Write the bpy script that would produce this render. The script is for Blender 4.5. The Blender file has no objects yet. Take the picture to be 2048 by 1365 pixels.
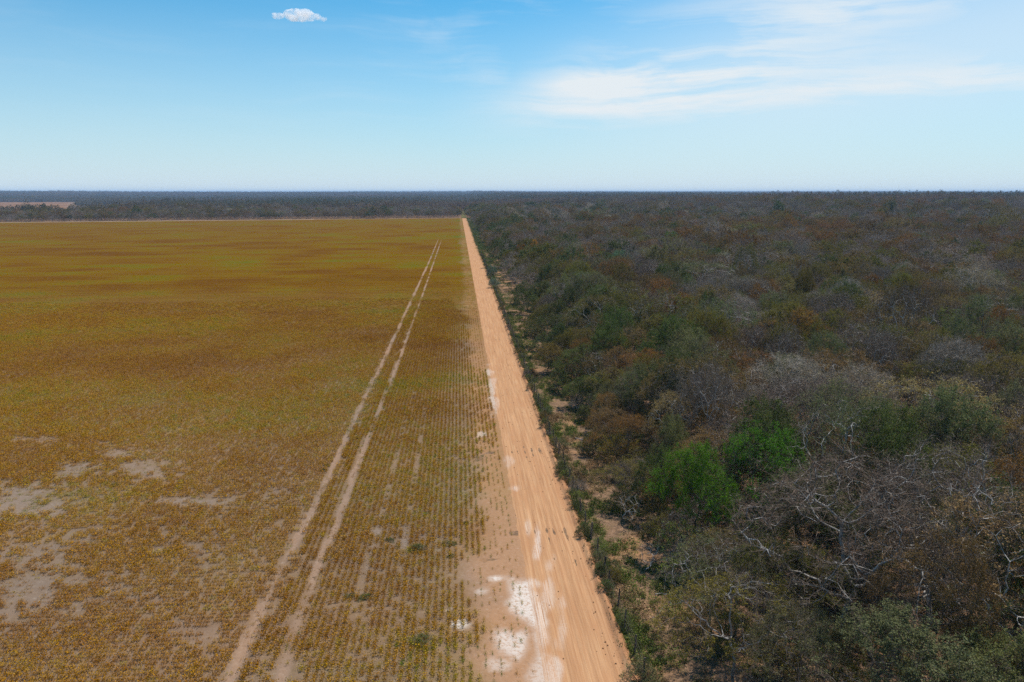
import bpy, math, random
import numpy as np

# ------------------------------------------------------------------ camera, sky, sun, exposure
F, CX, CY, HOR, VPX, CAMH = 1420.0, 1024.0, 682.5, 385.0, 915.0, 28.0   # photo pixels / metres
PITCH = math.atan((CY - HOR) / F)
YAW = math.atan((CX - VPX) / F * math.cos(PITCH))
scene = bpy.context.scene
COL = scene.collection
cam = bpy.data.objects.new('camera', bpy.data.cameras.new('camera'))
COL.objects.link(cam)
cam.location = (0, 0, CAMH)
cam.rotation_euler = (math.pi / 2 - PITCH, 0, -YAW)
cam.data.sensor_width = 36
cam.data.lens = F / 2048 * 36
cam.data.clip_start = 0.5
cam.data.clip_end = 60000
scene.camera = cam

SUN_EL, SUN_AZ = math.radians(60), math.radians(46)     # azimuth clockwise from +Y (along the road)
world = bpy.data.worlds.new('World')
scene.world = world
world.use_nodes = True
sun = bpy.data.objects.new('sun', bpy.data.lights.new('sun', 'SUN'))
COL.objects.link(sun)
sun.data.energy = 4.7
sun.data.angle = math.radians(0.6)
sun.data.color = (1.0, 0.94, 0.86)
sun.rotation_euler = (math.pi / 2 - SUN_EL, 0, math.pi - SUN_AZ)
scene.view_settings.view_transform = 'Standard'
scene.view_settings.look = 'None'
scene.view_settings.gamma = 1
scene.view_settings.exposure = 0.3
scene.render.engine = 'CYCLES'
scene.cycles.use_denoising = False
scene.cycles.max_bounces = 6
scene.cycles.diffuse_bounces = 3
scene.cycles.transmission_bounces = 3
scene.cycles.volume_bounces = 4


class NT:
    """small helper round a node tree"""
    def __init__(s, tree):
        s.t = tree
        tree.nodes.clear()

    def n(s, typ, ins=None, **kw):
        nd = s.t.nodes.new(typ)
        for k, v in kw.items():
            setattr(nd, k, v)
        for k, v in (ins or {}).items():
            so = nd.inputs[k]
            if isinstance(v, bpy.types.NodeSocket):
                s.t.links.new(v, so)
            else:
                so.default_value = v
        return nd

    def math(s, op, a, b=0.0, clamp=False):
        nd = s.n('ShaderNodeMath', operation=op, use_clamp=clamp)
        for i, v in enumerate((a, b)):
            if isinstance(v, bpy.types.NodeSocket):
                s.t.links.new(v, nd.inputs[i])
            else:
                nd.inputs[i].default_value = v
        return nd.outputs[0]

    def vmath(s, op, a, b=(0, 0, 0), scale=None):
        nd = s.n('ShaderNodeVectorMath', operation=op)
        for i, v in enumerate((a, b)):
            if isinstance(v, bpy.types.NodeSocket):
                s.t.links.new(v, nd.inputs[i])
            else:
                nd.inputs[i].default_value = v
        if scale is not None:
            if isinstance(scale, bpy.types.NodeSocket):
                s.t.links.new(scale, nd.inputs['Scale'])
            else:
                nd.inputs['Scale'].default_value = scale
        return nd.outputs['Value'] if op in ('DOT_PRODUCT', 'LENGTH') else nd.outputs[0]

    def mix(s, fac, a, b, blend='MIX'):
        nd = s.n('ShaderNodeMix', data_type='RGBA', blend_type=blend)
        for so, v in ((nd.inputs[0], fac), (nd.inputs[6], a), (nd.inputs[7], b)):
            if isinstance(v, bpy.types.NodeSocket):
                s.t.links.new(v, so)
            else:
                so.default_value = v if isinstance(v, (int, float)) else (tuple(v) + (1,))[:4]
        return nd.outputs[2]

    def rng(s, v, a, b, c=0.0, d=1.0, smooth=True):
        nd = s.n('ShaderNodeMapRange', {0: v, 1: a, 2: b, 3: c, 4: d},
                 interpolation_type='SMOOTHSTEP' if smooth else 'LINEAR')
        return nd.outputs[0]

    def attr(s, name, inst=False, out='Fac'):
        return s.n('ShaderNodeAttribute', attribute_name=name,
                   attribute_type='INSTANCER' if inst else 'GEOMETRY').outputs[out]

    def noise(s, vec, scale, detail=3, rough=0.55, dist=0.0):
        ins = {'Scale': scale, 'Detail': detail, 'Roughness': rough, 'Distortion': dist}
        if vec is not None:
            ins['Vector'] = vec
        return s.n('ShaderNodeTexNoise', ins).outputs[0]

    def link(s, a, b):
        s.t.links.new(a, b)


# world: Nishita sky with thin high cirrus, denser towards the right hand side of the road
w = NT(world.node_tree)
sky = w.n('ShaderNodeTexSky', sky_type='NISHITA', sun_disc=False, sun_elevation=SUN_EL,
          sun_rotation=SUN_AZ, altitude=100, air_density=1.0, dust_density=0.3, ozone_density=2.2)
dirv = w.n('ShaderNodeTexCoord').outputs['Generated']
sep = w.n('ShaderNodeSeparateXYZ', {0: dirv})
az = w.math('ARCTAN2', sep.outputs[0], sep.outputs[1])
el = w.math('ARCSINE', sep.outputs[2])


def streak(base, slope, width, a0, a1):
    """a cloud bank that follows el = base + slope * az, beginning between the azimuths a0 and a1"""
    d = w.math('DIVIDE', w.math('SUBTRACT', el, w.math('ADD', w.math('MULTIPLY', az, slope), base)), width)
    return w.math('MULTIPLY', w.math('EXPONENT', w.math('MULTIPLY', w.math('MULTIPLY', d, d), -1.0)), w.rng(az, a0, a1))


flat_c = w.n('ShaderNodeCombineXYZ', {0: az, 1: el}).outputs[0]
wv = w.n('ShaderNodeTexNoise', {'Vector': flat_c, 'Scale': 4.0, 'Detail': 4}).outputs[1]
fc = w.vmath('ADD', flat_c, w.vmath('MULTIPLY', w.vmath('SUBTRACT', wv, (0.5, 0.5, 0.5)), (0.25, 0.05, 0)))
rot = w.n('ShaderNodeMapping', {'Vector': fc, 'Rotation': (0, 0, math.radians(-5)), 'Scale': (2.6, 30.0, 1)}).outputs[0]
n1 = w.noise(rot, 1.3, 8, 0.62)
n2 = w.noise(w.vmath('MULTIPLY', fc, (4, 9, 1)), 1.0, 5, 0.55)
bank = w.math('ADD', w.math('MULTIPLY', streak(0.108, 0.030, 0.028, -0.06, 0.20), 1.0), w.math('MULTIPLY', streak(0.120, 0.19, 0.060, 0.02, 0.36), 1.0))
bank = w.math('ADD', bank, w.math('MULTIPLY', streak(0.140, 0.04, 0.018, 0.06, 0.20), w.rng(az, 0.44, 0.20, 0.2, 0.9)))
cir = w.math('MULTIPLY', bank, w.rng(w.math('ADD', w.math('MULTIPLY', n1, 0.65), w.math('MULTIPLY', n2, 0.35)), 0.30, 0.60, 0.12, 1.0))
thin = w.math('MULTIPLY', w.rng(w.math('ADD', w.math('MULTIPLY', n1, 0.5), w.math('MULTIPLY', n2, 0.5)), 0.45, 0.72), w.math('MULTIPLY', w.rng(el, 0.03, 0.14, 0.1, 0.5), w.rng(az, -0.30, 0.10, 0.25, 1.0)))
cir = w.math('MAXIMUM', cir, w.math('MULTIPLY', streak(0.09, 0.12, 0.11, -0.05, 0.50), 0.62))
cir = w.math('MULTIPLY', w.math('MAXIMUM', cir, thin), 0.90, True)
veil = w.math('MULTIPLY', w.math('POWER', w.rng(el, 0.30, 0.005, 0.0, 1.0, False), 1.45), 0.95)
tinted = w.mix(1.0, sky.outputs[0], (0.19, 0.96, 1.20), 'MULTIPLY')
veiled = w.mix(veil, tinted, (6.45, 7.35, 7.95))
final = w.mix(cir, veiled, (7.3, 7.9, 8.3))
bg = w.n('ShaderNodeBackground', {'Color': final, 'Strength': 0.088})
w.link(bg.outputs[0], w.n('ShaderNodeOutputWorld').inputs[0])

# ------------------------------------------------------------------ pixels <-> ground
_cp, _sp, _cy, _sy = math.cos(PITCH), math.sin(PITCH), math.cos(YAW), math.sin(YAW)
FWD = np.array([_sy * _cp, _cy * _cp, -_sp])
RGT = np.array([_cy, -_sy, 0.0])
UPV = np.cross(RGT, FWD)


def px2w(px, py, h=0.0):
    d = FWD + RGT * ((px - CX) / F) - UPV * ((py - CY) / F)
    t = (h - CAMH) / d[2]
    return np.array([0, 0, CAMH]) + d * t


def w2px(x, y, z):
    x, y, z = np.broadcast_arrays(np.asarray(x, float), np.asarray(y, float), np.asarray(z, float))
    v = np.stack([x, y, z - CAMH], -1)
    zc = np.maximum(v @ FWD, 1e-3)
    return CX + F * (v @ RGT) / zc, CY - F * (v @ UPV) / zc, v @ FWD


# ------------------------------------------------------------------ noise in numpy
def _hash(i, j, seed):
    n = (i.astype(np.int64) * 374761393 + j.astype(np.int64) * 668265263 + seed * 974634777) & 0x7fffffff
    n = ((n ^ (n >> 13)) * 1274126177) & 0x7fffffff
    n = n ^ (n >> 16)
    return (n & 0xffff) / 65535.0


def vnoise(x, y, s=1.0, seed=0):
    x = np.asarray(x, float) / s
    y = np.asarray(y, float) / s
    i, j = np.floor(x), np.floor(y)
    fx, fy = x - i, y - j
    fx = fx * fx * (3 - 2 * fx)
    fy = fy * fy * (3 - 2 * fy)
    a, b = _hash(i, j, seed), _hash(i + 1, j, seed)
    c, d = _hash(i, j + 1, seed), _hash(i + 1, j + 1, seed)
    return (a * (1 - fx) + b * fx) * (1 - fy) + (c * (1 - fx) + d * fx) * fy


def fbm(x, y, s, seed=0, o=4):
    r, a, t = 0.0, 1.0, 0.0
    for k in range(o):
        r = r + a * vnoise(x, y, s / 2 ** k, seed + 17 * k)
        t += a
        a *= 0.55
    return r / t


def ss(v, a, b):
    t = np.clip((v - a) / (b - a), 0, 1)
    return t * t * (3 - 2 * t)


# ------------------------------------------------------------------ mesh helpers
def mk_mesh(name, verts, faces, mats=(), mi=None, attrs=None, smooth=False):
    """faces: int array (n,3) or (n,4), or a list of such arrays"""
    me = bpy.data.meshes.new(name)
    fl = faces if isinstance(faces, list) else [faces]
    fl = [np.asarray(f, np.int32) for f in fl if len(f)]
    verts = np.asarray(verts, np.float32)
    me.vertices.add(len(verts))
    me.vertices.foreach_set('co', verts.ravel())
    loops = np.concatenate([f.ravel() for f in fl])
    sizes = np.concatenate([np.full(len(f), f.shape[1], np.int32) for f in fl])
    starts = np.concatenate([[0], np.cumsum(sizes)[:-1]]).astype(np.int32)
    me.loops.add(len(loops))
    me.loops.foreach_set('vertex_index', loops)
    me.polygons.add(len(sizes))
    me.polygons.foreach_set('loop_start', starts)
    for m in mats:
        me.materials.append(m)
    if mi is not None:
        me.polygons.foreach_set('material_index', np.asarray(mi, np.int32))
    if smooth:
        me.polygons.foreach_set('use_smooth', np.ones(len(sizes), bool))
    for k, v in (attrs or {}).items():
        v = np.asarray(v, np.float32)
        if v.ndim == 2:
            me.attributes.new(k, 'FLOAT_VECTOR', 'POINT').data.foreach_set('vector', v.ravel())
        else:
            me.attributes.new(k, 'FLOAT', 'POINT').data.foreach_set('value', v)
    me.update(calc_edges=True)
    return me


def link(name, data, parent=None, loc=None, rz=None, scale=None):
    o = bpy.data.objects.new(name, data)
    COL.objects.link(o)
    o.parent = parent
    if loc is not None:
        o.location = loc
    if rz is not None:
        o.rotation_euler = (0, 0, rz)
    if scale is not None:
        o.scale = scale
    return o


def tag(o, label=None, cat=None, group=None, kind=None):
    for k, v in (('label', label), ('category', cat), ('group', group), ('kind', kind)):
        if v:
            o[k] = v
    return o


def grid_mesh(name, xs, ys, zf, mat, attrs=None, warp=None):
    X, Y = np.meshgrid(xs, ys)
    if warp is not None:
        X = warp(X, Y)
    Z = zf(X, Y)
    nx, ny = len(xs), len(ys)
    idx = np.arange(nx * ny).reshape(ny, nx)
    q = np.stack([idx[:-1, :-1], idx[:-1, 1:], idx[1:, 1:], idx[1:, :-1]], -1).reshape(-1, 4)
    at = {k: f(X, Y).ravel() for k, f in (attrs or {}).items()}
    return mk_mesh(name, np.stack([X, Y, Z], -1).reshape(-1, 3), q, [mat], None, at, True)


def axis(*segs):
    """segs: (start, stop, step) in order; joined without doubles"""
    out = []
    for a, b, n in segs:
        out.append(np.linspace(a, b, max(1, int(round((b - a) / n))), endpoint=False))
    out.append([segs[-1][1]])
    return np.concatenate(out)


# ------------------------------------------------------------------ materials
def new_mat(name):
    m = bpy.data.materials.new(name)
    m.use_nodes = True
    return m, NT(m.node_tree)


def finish(nt, color, rough=0.9, bump=None, bstr=0.5, bdist=0.05, trans=0.0, spec=0.0):
    ins = {'Base Color': color, 'Roughness': rough, 'Specular IOR Level': spec}
    if bump is not None:
        ins['Normal'] = nt.n('ShaderNodeBump', {'Strength': bstr, 'Distance': bdist, 'Height': bump}).outputs[0]
    sh = nt.n('ShaderNodeBsdfPrincipled', ins).outputs[0]
    if trans:
        tr = nt.n('ShaderNodeBsdfTranslucent', {'Color': color}).outputs[0]
        sh = nt.n('ShaderNodeMixShader', {0: trans, 1: sh, 2: tr}).outputs[0]
    nt.link(sh, nt.n('ShaderNodeOutputMaterial').inputs[0])


def pos(nt):
    return nt.n('ShaderNodeNewGeometry').outputs['Position']


def leaf_mat(name, inst, trans=0.28):
    m, t = new_mat(name)
    if inst:
        base = t.attr('tint', True, 'Vector')
    else:
        base = t.n('ShaderNodeObjectInfo').outputs['Color']
    v = t.attr('v')
    k = t.math('ADD', t.math('MULTIPLY', v, 1.15), 0.42)
    c = t.vmath('SCALE', base, scale=k)
    warm = t.mix(t.rng(v, 0.80, 1.0), c, t.mix(0.5, c, (0.15, 0.085, 0.035)))
    finish(t, warm, 0.75, trans=trans, spec=0.06)
    return m


def bark_mat(name, a, b, inst=False):
    m, t = new_mat(name)
    p = t.n('ShaderNodeTexCoord').outputs['Object']
    n = t.noise(p, 2.3, 4, 0.6)
    r = t.n('ShaderNodeObjectInfo').outputs['Random']
    c = t.mix(t.rng(t.math('ADD', n, t.math('MULTIPLY', t.math('SUBTRACT', r, 0.5), 0.25)), 0.35, 0.65), a, b)
    c = t.mix(t.math('MULTIPLY', t.noise(p, 30, 2), 0.5), c, (0.05, 0.045, 0.04))
    finish(t, c, 0.9, spec=0.05)
    return m


LEAF = leaf_mat('leaf', False)
LEAF_I = leaf_mat('leaf_far', True)
BARK_D = bark_mat('dark_bark', (0.07, 0.06, 0.05), (0.17, 0.145, 0.12))
BARK_P = bark_mat('pale_bark', (0.27, 0.25, 0.23), (0.60, 0.57, 0.53))
TWIG_M = bark_mat('twig', (0.17, 0.118, 0.085), (0.32, 0.238, 0.188))
TWIG_P = bark_mat('pale_twig', (0.25, 0.205, 0.16), (0.45, 0.38, 0.31))

# ------------------------------------------------------------------ layout in metres
ROAD_L, ROAD_R = 4.1, 9.75
FENCE_X = 10.5
FOREST_X = 15.2
PL = px2w(0, 446)
PR = px2w(921, 437)


def far_edge(x):
    """y of the field's far edge"""
    return PL[1] + (np.asarray(x, float) - PL[0]) / (PR[0] - PL[0]) * (PR[1] - PL[1])


FY = float(PR[1])


def relief(x, y):
    """gentle rise and fall of the land far from the camera"""
    d = np.hypot(x, y)
    a = ss(d, 950, 3000)
    right = ss(x + 0.25 * y, 180, 800) * ss(y, 230, 1000) * ss(x, 15, 200)
    return a * (fbm(x, y, 1500, 5, 3) - 0.62) * 18 + ss(d, 2600, 6500) * (11 + 15 * fbm(x, y, 1800, 6, 2)) + right * (1 - 0.7 * ss(d, 2200, 5000)) * (7 + 9 * fbm(x, y, 380, 9, 2))


TR_L = [(888, 452), (860, 520), (805, 640), (752, 752), (700, 862), (658, 955), (608, 1050), (560, 1140), (518, 1235), (452, 1375)]
TR_R = [(893, 452), (869, 520), (838, 610), (788, 748), (752, 840), (712, 935), (668, 1058), (632, 1140), (600, 1240), (556, 1375)]
TRK = [np.array([px2w(*p)[:2] for p in t]) for t in (TR_L, TR_R)]


def track_x(k, y):
    t = TRK[k][np.argsort(TRK[k][:, 1])]
    return np.interp(y, t[:, 1], t[:, 0])


def track_mask(x, y):
    m = 0
    wob = (fbm(x, y, 3.0, 77, 2) - 0.5) * 0.35
    for k, wd in ((0, 0.42), (1, 0.36)):
        d = np.abs(x + wob - track_x(k, y))
        m = np.maximum(m, 1 - ss(d, wd * 0.55, wd * 1.35))
    return m * ss(600 - y, 0, 300) * (0.55 + 0.45 * ss(fbm(x, y, 5, 40, 2), 0.3, 0.55))


def faint_tracks(x, y):
    m = 0
    for (a, b) in (((836, 760), (716, 1200)), ((862, 760), (800, 1130))):
        A, B = px2w(*a)[:2], px2w(*b)[:2]
        d = np.abs(x - np.interp(y, sorted([A[1], B[1]]), [v for _, v in sorted([(A[1], A[0]), (B[1], B[0])])]))
        m = np.maximum(m, (1 - ss(d, 0.15, 0.45)) * ss(y, B[1] - 3, B[1] + 3) * (1 - ss(y, A[1] - 15, A[1] + 5)))
    return m * 0.5


BARE = [(50, 1010, 130, 42, 0.95), (150, 1062, 110, 26, 0.6), (60, 1105, 120, 40, 0.8), (150, 1080, 60, 45, 0.7), (60, 1190, 150, 50, .8),
        (240, 905, 60, 24, .9), (160, 937, 55, 16, .85), (285, 945, 75, 26, .85), (90, 880, 60, 12, .8), (390, 1005, 85, 10, .95),
        (350, 860, 60, 10, .6), (480, 1120, 110, 35, .55), (430, 1255, 110, 45, .75), (580, 1000, 60, 60, .5), (520, 1330, 130, 45, .6),
        (820, 1085, 90, 26, .75), (760, 1220, 80, 40, .45), (560, 1245, 70, 35, .55), (700, 572, 80, 7, .5), (330, 600, 120, 5, .35), (90, 592, 90, 4, .3),
        (630, 575, 120, 4, .3), (420, 905, 40, 14, .5), (790, 1150, 60, 30, .4), (320, 1320, 120, 20, .35)]


def bare_mask(x, y):
    px, py, _ = w2px(x, y, 0.0)
    n = 0.6 * (fbm(x, y, 3.0, 31, 4) - 0.5) + 0.75 * (fbm(x, y, 0.9, 32, 2) - 0.5)
    m = np.zeros_like(px)
    for cx, cy, rx, ry, s in BARE:
        d = np.hypot((px - cx) / rx, (py - cy) / ry)
        m = np.maximum(m, 0.76 * s * (1 - ss(d + n * 2.4, 0.0, 1.7)))
    return m


def crop_cover(x, y):
    """0..1 share of the ground hidden by the crop"""
    c = 0.97 + 0.30 * (fbm(x, y, 9, 3, 3) - 0.45)
    c = c - ss(60 - y, -30, 22) * 0.32 * ss(fbm(x, y, 6, 8, 3), 0.42, 0.66)
    c = c * (1 - track_mask(x, y)) * (1 - faint_tracks(x, y)) * (1 - bare_mask(x, y))
    edge = ROAD_L - x + (fbm(x, y, 7, 21, 4) - 0.5) * 5.0
    c = c * (0.46 + 0.54 * ss(edge, 1.5, 6.5))
    near = ss(62 - y, -6, 14)
    c = c * (1 - near * (1 - ss(edge, 1.6, 5.5)) * 0.62)
    return np.clip(c, 0, 1)


def crop_tint(x, y):
    """0 russet brown .. 0.5 straw olive .. 1 green"""
    t = 0.37 + 1.0 * (fbm(x * 0.75, y, 13, 51, 4) - 0.5) + 0.35 * (fbm(x * 0.3, y, 60, 66, 3) - 0.5)
    t = t + 0.10 * ss(y, 300, 700) + 0.12 * ss(x, -6, 2)
    return np.clip(t, 0, 1)


def orange_soil(x, y):
    px, py, _ = w2px(x, y, 0.0)
    e = ROAD_L - x + (fbm(x, y, 5, 91, 3) - 0.5) * 4
    return np.clip((1 - ss(e, 0.6, 4.2 + 3.0 * ss(70 - y, 0, 25))) + 0.30 * track_mask(x, y) + 0.6 * (fbm(x, y, 14, 92, 2) - 0.42), 0, 1)


WHITE = [(988, 1158, 17, 9, 1), (914, 1249, 24, 11, 1), (1040, 1200, 34, 45, .95), (1030, 1285, 36, 34, .8), (1082, 1270, 22, 70, .9), (1108, 1340, 20, 60, .8), (1060, 1165, 24, 18, 0.9),
         (1075, 1085, 9, 40, .95), (1098, 1175, 15, 60, .65), (1125, 1245, 12, 60, .55), (1085, 1350, 30, 40, 0.6), (1031, 978, 16, 9, .8), (1019, 925, 12, 16, .55), (985, 790, 9, 50, .6),
         (992, 820, 7, 30, .5), (978, 745, 6, 14, .6), (960, 1185, 20, 10, .5), (1000, 1330, 25, 12, .5), (940, 1180, 8, 5, .7), (900, 1220, 6, 4, .7), (1055, 1055, 8, 30, .55), (960, 870, 14, 6, .5)]


def white_mask(x, y):
    px, py, _ = w2px(x, y, 0.0)
    n = fbm(x, y * 0.6, 1.6, 131, 4) - 0.5
    m = np.zeros_like(px)
    for cx, cy, rx, ry, s in WHITE:
        d = np.hypot((px - cx) / rx, (py - cy) / ry)
        m = np.maximum(m, 0.8 * s * (1 - ss(d + n * 2.2, 0.35, 1.1)))
    return m


# ------------------------------------------------------------------ the setting
m, t = new_mat('forest_floor')
p = pos(t)
a = t.noise(p, 0.25, 4)
b = t.noise(p, 2.2, 6, 0.7)
c_litter = t.mix(t.rng(b, 0.3, 0.7), (0.10, 0.065, 0.042), (0.27, 0.165, 0.10))
c_litter = t.mix(t.rng(a, 0.50, 0.68), c_litter, (0.30, 0.165, 0.085))
c_litter = t.mix(t.math('MULTIPLY', t.rng(t.noise(p, 0.9, 4), 0.52, 0.7), 0.5), c_litter, (0.09, 0.085, 0.035))
finish(t, c_litter, 0.95, t.noise(p, 5, 6, 0.7), 0.8, 0.12)
FLOOR = m

m, t = new_mat('field_soil')
p = pos(t)
fine = t.noise(p, 3.5, 5, 0.7)
mid = t.noise(p, 0.6, 4)
soil = t.mix(t.attr('orange'), t.mix(mid, (0.165, 0.122, 0.092), (0.215, 0.162, 0.125)), t.mix(mid, (0.30, 0.16, 0.085), (0.36, 0.205, 0.115)))
soil = t.mix(t.rng(fine, 0.52, 0.75), soil, t.mix(0.5, soil, (0.12, 0.075, 0.04)))
soil = t.mix(t.rng(fine, 0.48, 0.25), soil, t.mix(0.4, soil, (0.42, 0.34, 0.27)))
wide = t.noise(t.vmath('MULTIPLY', p, (0.014, 0.075, 1)), 1.0, 6, 0.7)
lines = t.noise(t.vmath('MULTIPLY', p, (0.022, 0.55, 1)), 1.0, 5, 0.7)
tt = t.math('ADD', t.math('ADD', t.attr('tint'), t.math('ADD', t.math('MULTIPLY', t.math('SUBTRACT', lines, 0.5), 1.1), t.math('MULTIPLY', t.math('SUBTRACT', wide, 0.5), 1.2))), t.math('MULTIPLY', t.math('SUBTRACT', t.noise(t.vmath('MULTIPLY', p, (0.5, 1, 1)), 1.3, 5, 0.75), 0.5), 0.9))
ramp = t.n('ShaderNodeValToRGB', {0: tt})
ramp.color_ramp.elements.new(0.45)
ramp.color_ramp.elements.new(0.72)
for k, (q, c) in enumerate([(0.05, (0.108, 0.045, 0.003, 1)), (0.42, (0.138, 0.070, 0.003, 1)), (0.70, (0.122, 0.087, 0.003, 1)), (1.0, (0.072, 0.090, 0.006, 1))]):
    ramp.color_ramp.elements[k].position = q
    ramp.color_ramp.elements[k].color = c
far = t.math('MULTIPLY', t.attr('far'), t.rng(t.math('ADD', t.attr('cover'), t.math('MULTIPLY', t.math('SUBTRACT', mid, 0.5), 0.5)), 0.15, 0.6))
base = t.mix(far, soil, t.mix(t.rng(lines, 0.55, 0.30, 0, 0.45), ramp.outputs[0], t.vmath('SCALE', ramp.outputs[0], scale=0.6)))
base = t.mix(t.math('MULTIPLY', t.attr('white'), t.rng(fine, 0.3, 0.55)), base, (0.60, 0.55, 0.50))
finish(t, base, 0.95, fine, 0.7, 0.08)
FIELD = m

m, t = new_mat('road_dirt')
p = pos(t)
st = t.noise(t.vmath('MULTIPLY', p, (5.0, 0.10, 1)), 1.0, 6, 0.65)
st2 = t.noise(t.vmath('MULTIPLY', p, (16.0, 0.22, 1)), 1.0, 4, 0.6)
mid = t.noise(t.vmath('MULTIPLY', p, (0.7, 0.2, 1)), 1.0, 4)
fine = t.noise(p, 9, 5, 0.7)
c = t.mix(t.rng(st, 0.32, 0.68), (0.34, 0.172, 0.085), (0.46, 0.262, 0.138))
c = t.mix(t.math('MULTIPLY', t.rng(st2, 0.55, 0.72), t.attr('wheel')), c, (0.50, 0.335, 0.185))
c = t.mix(t.math('MULTIPLY', t.rng(st2, 0.48, 0.30), 0.45), c, (0.27, 0.14, 0.075))
c = t.mix(t.rng(mid, 0.45, 0.7), c, t.mix(0.5, c, (0.38, 0.19, 0.095)))
c = t.mix(t.math('MULTIPLY', t.rng(fine, 0.55, 0.8), 0.5), c, (0.28, 0.155, 0.09))
c = t.mix(t.math('MULTIPLY', t.attr('white'), t.rng(t.math('ADD', st2, t.math('MULTIPLY', fine, 0.5)), 0.55, 0.85)), c, (0.56, 0.47, 0.40))
c = t.mix(t.attr('edge'), c, t.mix(t.rng(fine, 0.4, 0.65), (0.36, 0.17, 0.085), (0.22, 0.12, 0.06)))
h = t.math('ADD', t.math('MULTIPLY', st2, 0.6), fine)
finish(t, c, 0.95, h, 0.6, 0.06)
ROAD = m

gx = axis((-15000, -3000, 1200), (-3000, -400, 130), (-400, 12, 25), (12, 130, 1.6), (130, 700, 25), (700, 3000, 130), (3000, 15000, 1200))
gy = axis((-300, 20, 20), (20, 160, 1.6), (160, 900, 25), (900, 4000, 120), (4000, 24000, 1200))


def ground_z(X, Y):
    inforest = ss(X, FENCE_X + 0.5, FENCE_X + 2.0)
    return relief(X, Y) + inforest * (fbm(X, Y, 5, 61, 3) - 0.5) * 0.35 - (1 - inforest) * 0.06


ground = tag(link('ground', grid_mesh('ground', gx, gy, ground_z, FLOOR)), kind='structure')

fx = axis((-1400, -500, 60), (-500, -110, 9), (-110, -45, 1.2), (-45, ROAD_L + 1.5, 0.33))
fv = axis((0, 30, 5), (30, 110, 0.36), (110, 180, 0.8), (180, 400, 3.5), (400, FY, 14)) / FY


def field_mesh():
    X, V = np.meshgrid(fx, fv)
    Y = V * FY
    k = ss(Y, 450, FY)
    Y = Y * (1 - k) + k * (V * far_edge(X))
    Z = (fbm(X, Y, 1.1, 14, 3) - 0.5) * 0.10 * ss(200 - Y, 0, 80) * (0.15 + 0.85 * ss(ROAD_L + 0.4 - X, 0, 2.0)) - 0.03 * ss(X, ROAD_L + 0.6, ROAD_L + 1.3) - 0.05 * track_mask(X, Y) + 0.02
    ny, nx = X.shape
    idx = np.arange(nx * ny).reshape(ny, nx)
    q = np.stack([idx[:-1, :-1], idx[:-1, 1:], idx[1:, 1:], idx[1:, :-1]], -1).reshape(-1, 4)
    at = {'cover': crop_cover(X, Y), 'tint': crop_tint(X, Y), 'orange': orange_soil(X, Y), 'white': white_mask(X, Y), 'far': 0.34 + 0.66 * ss(Y, 80, 230)}
    return mk_mesh('crop_field', np.stack([X, Y, Z], -1).reshape(-1, 3), q, [FIELD], None, {k: v.ravel() for k, v in at.items()}, True)


tag(link('crop_field', field_mesh()), kind='structure')

rx = axis((ROAD_L, 10.2, 0.13))
ry = axis((20, 120, 0.3), (120, 300, 1.2), (300, FY, 10))


def road_warp(X, Y):
    u = (X - ROAD_L) / (10.2 - ROAD_L)
    left = (fbm(0 * X, Y, 4, 201, 4) - 0.5) * 1.1
    right = (fbm(0 * X + 50, Y, 2.5, 202, 4) - 0.5) * 0.45
    return X + left * (1 - ss(u, 0, 0.25)) + right * ss(u, 0.85, 1)


def road_z(X, Y):
    z = 0.055 + 0 * X
    for c in (5.4, 6.1, 7.0, 7.7, 8.6):
        z = z - 0.035 * np.exp(-((X - c - 0.25 * (fbm(0 * X, Y, 30, int(c * 10), 2) - 0.5) * 2) / 0.16) ** 2)
    z = z + 0.22 * np.exp(-((X - 9.85) / 0.22) ** 2) * (0.4 + 1.2 * fbm(X, Y, 1.5, 205, 3)) * ss(500 - Y, 0, 200)
    z = z - 0.10 * (1 - ss(X, ROAD_L - 0.1, ROAD_L + 1.0))
    return z + (fbm(X, Y, 0.8, 206, 3) - 0.5) * 0.05 * ss(200 - Y, 0, 100)


tag(link('dirt_road', grid_mesh('dirt_road', rx, ry, road_z, ROAD, {
    'white': white_mask,
    'wheel': lambda X, Y: np.clip(sum(np.exp(-((X - c) / 0.45) ** 2) for c in (5.6, 7.0, 8.2)), 0, 1),
    'edge': lambda X, Y: np.clip(0.75 * ss(X + (fbm(X, Y, 1.2, 207, 3) - 0.5) * 1.0, 9.35, 9.95), 0, 1)}, road_warp)), kind='structure')


# far sheets: the field beyond the wood, the pale lane at the field's far edge, the grass track that continues the road
def flat_mat(name, a, b, scale):
    m, t = new_mat(name)
    p = pos(t)
    finish(t, t.mix(t.rng(t.noise(p, scale, 4), 0.35, 0.65), a, b), 0.95)
    return m


def sheet(name, corners, mat, n=12, lift=0.3):
    A, B, C, D = [np.array(c[:2], float) for c in corners]
    u = np.linspace(0, 1, n)
    U, V = np.meshgrid(u, u)
    P = (A * (1 - U)[..., None] + B * U[..., None]) * (1 - V)[..., None] + (D * (1 - U)[..., None] + C * U[..., None]) * V[..., None]
    Z = relief(P[..., 0], P[..., 1]) + lift
    idx = np.arange(n * n).reshape(n, n)
    q = np.stack([idx[:-1, :-1], idx[:-1, 1:], idx[1:, 1:], idx[1:, :-1]], -1).reshape(-1, 4)
    return tag(link(name, mk_mesh(name, np.dstack([P, Z]).reshape(-1, 3), q, [mat], None, None, True)), kind='structure')


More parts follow.
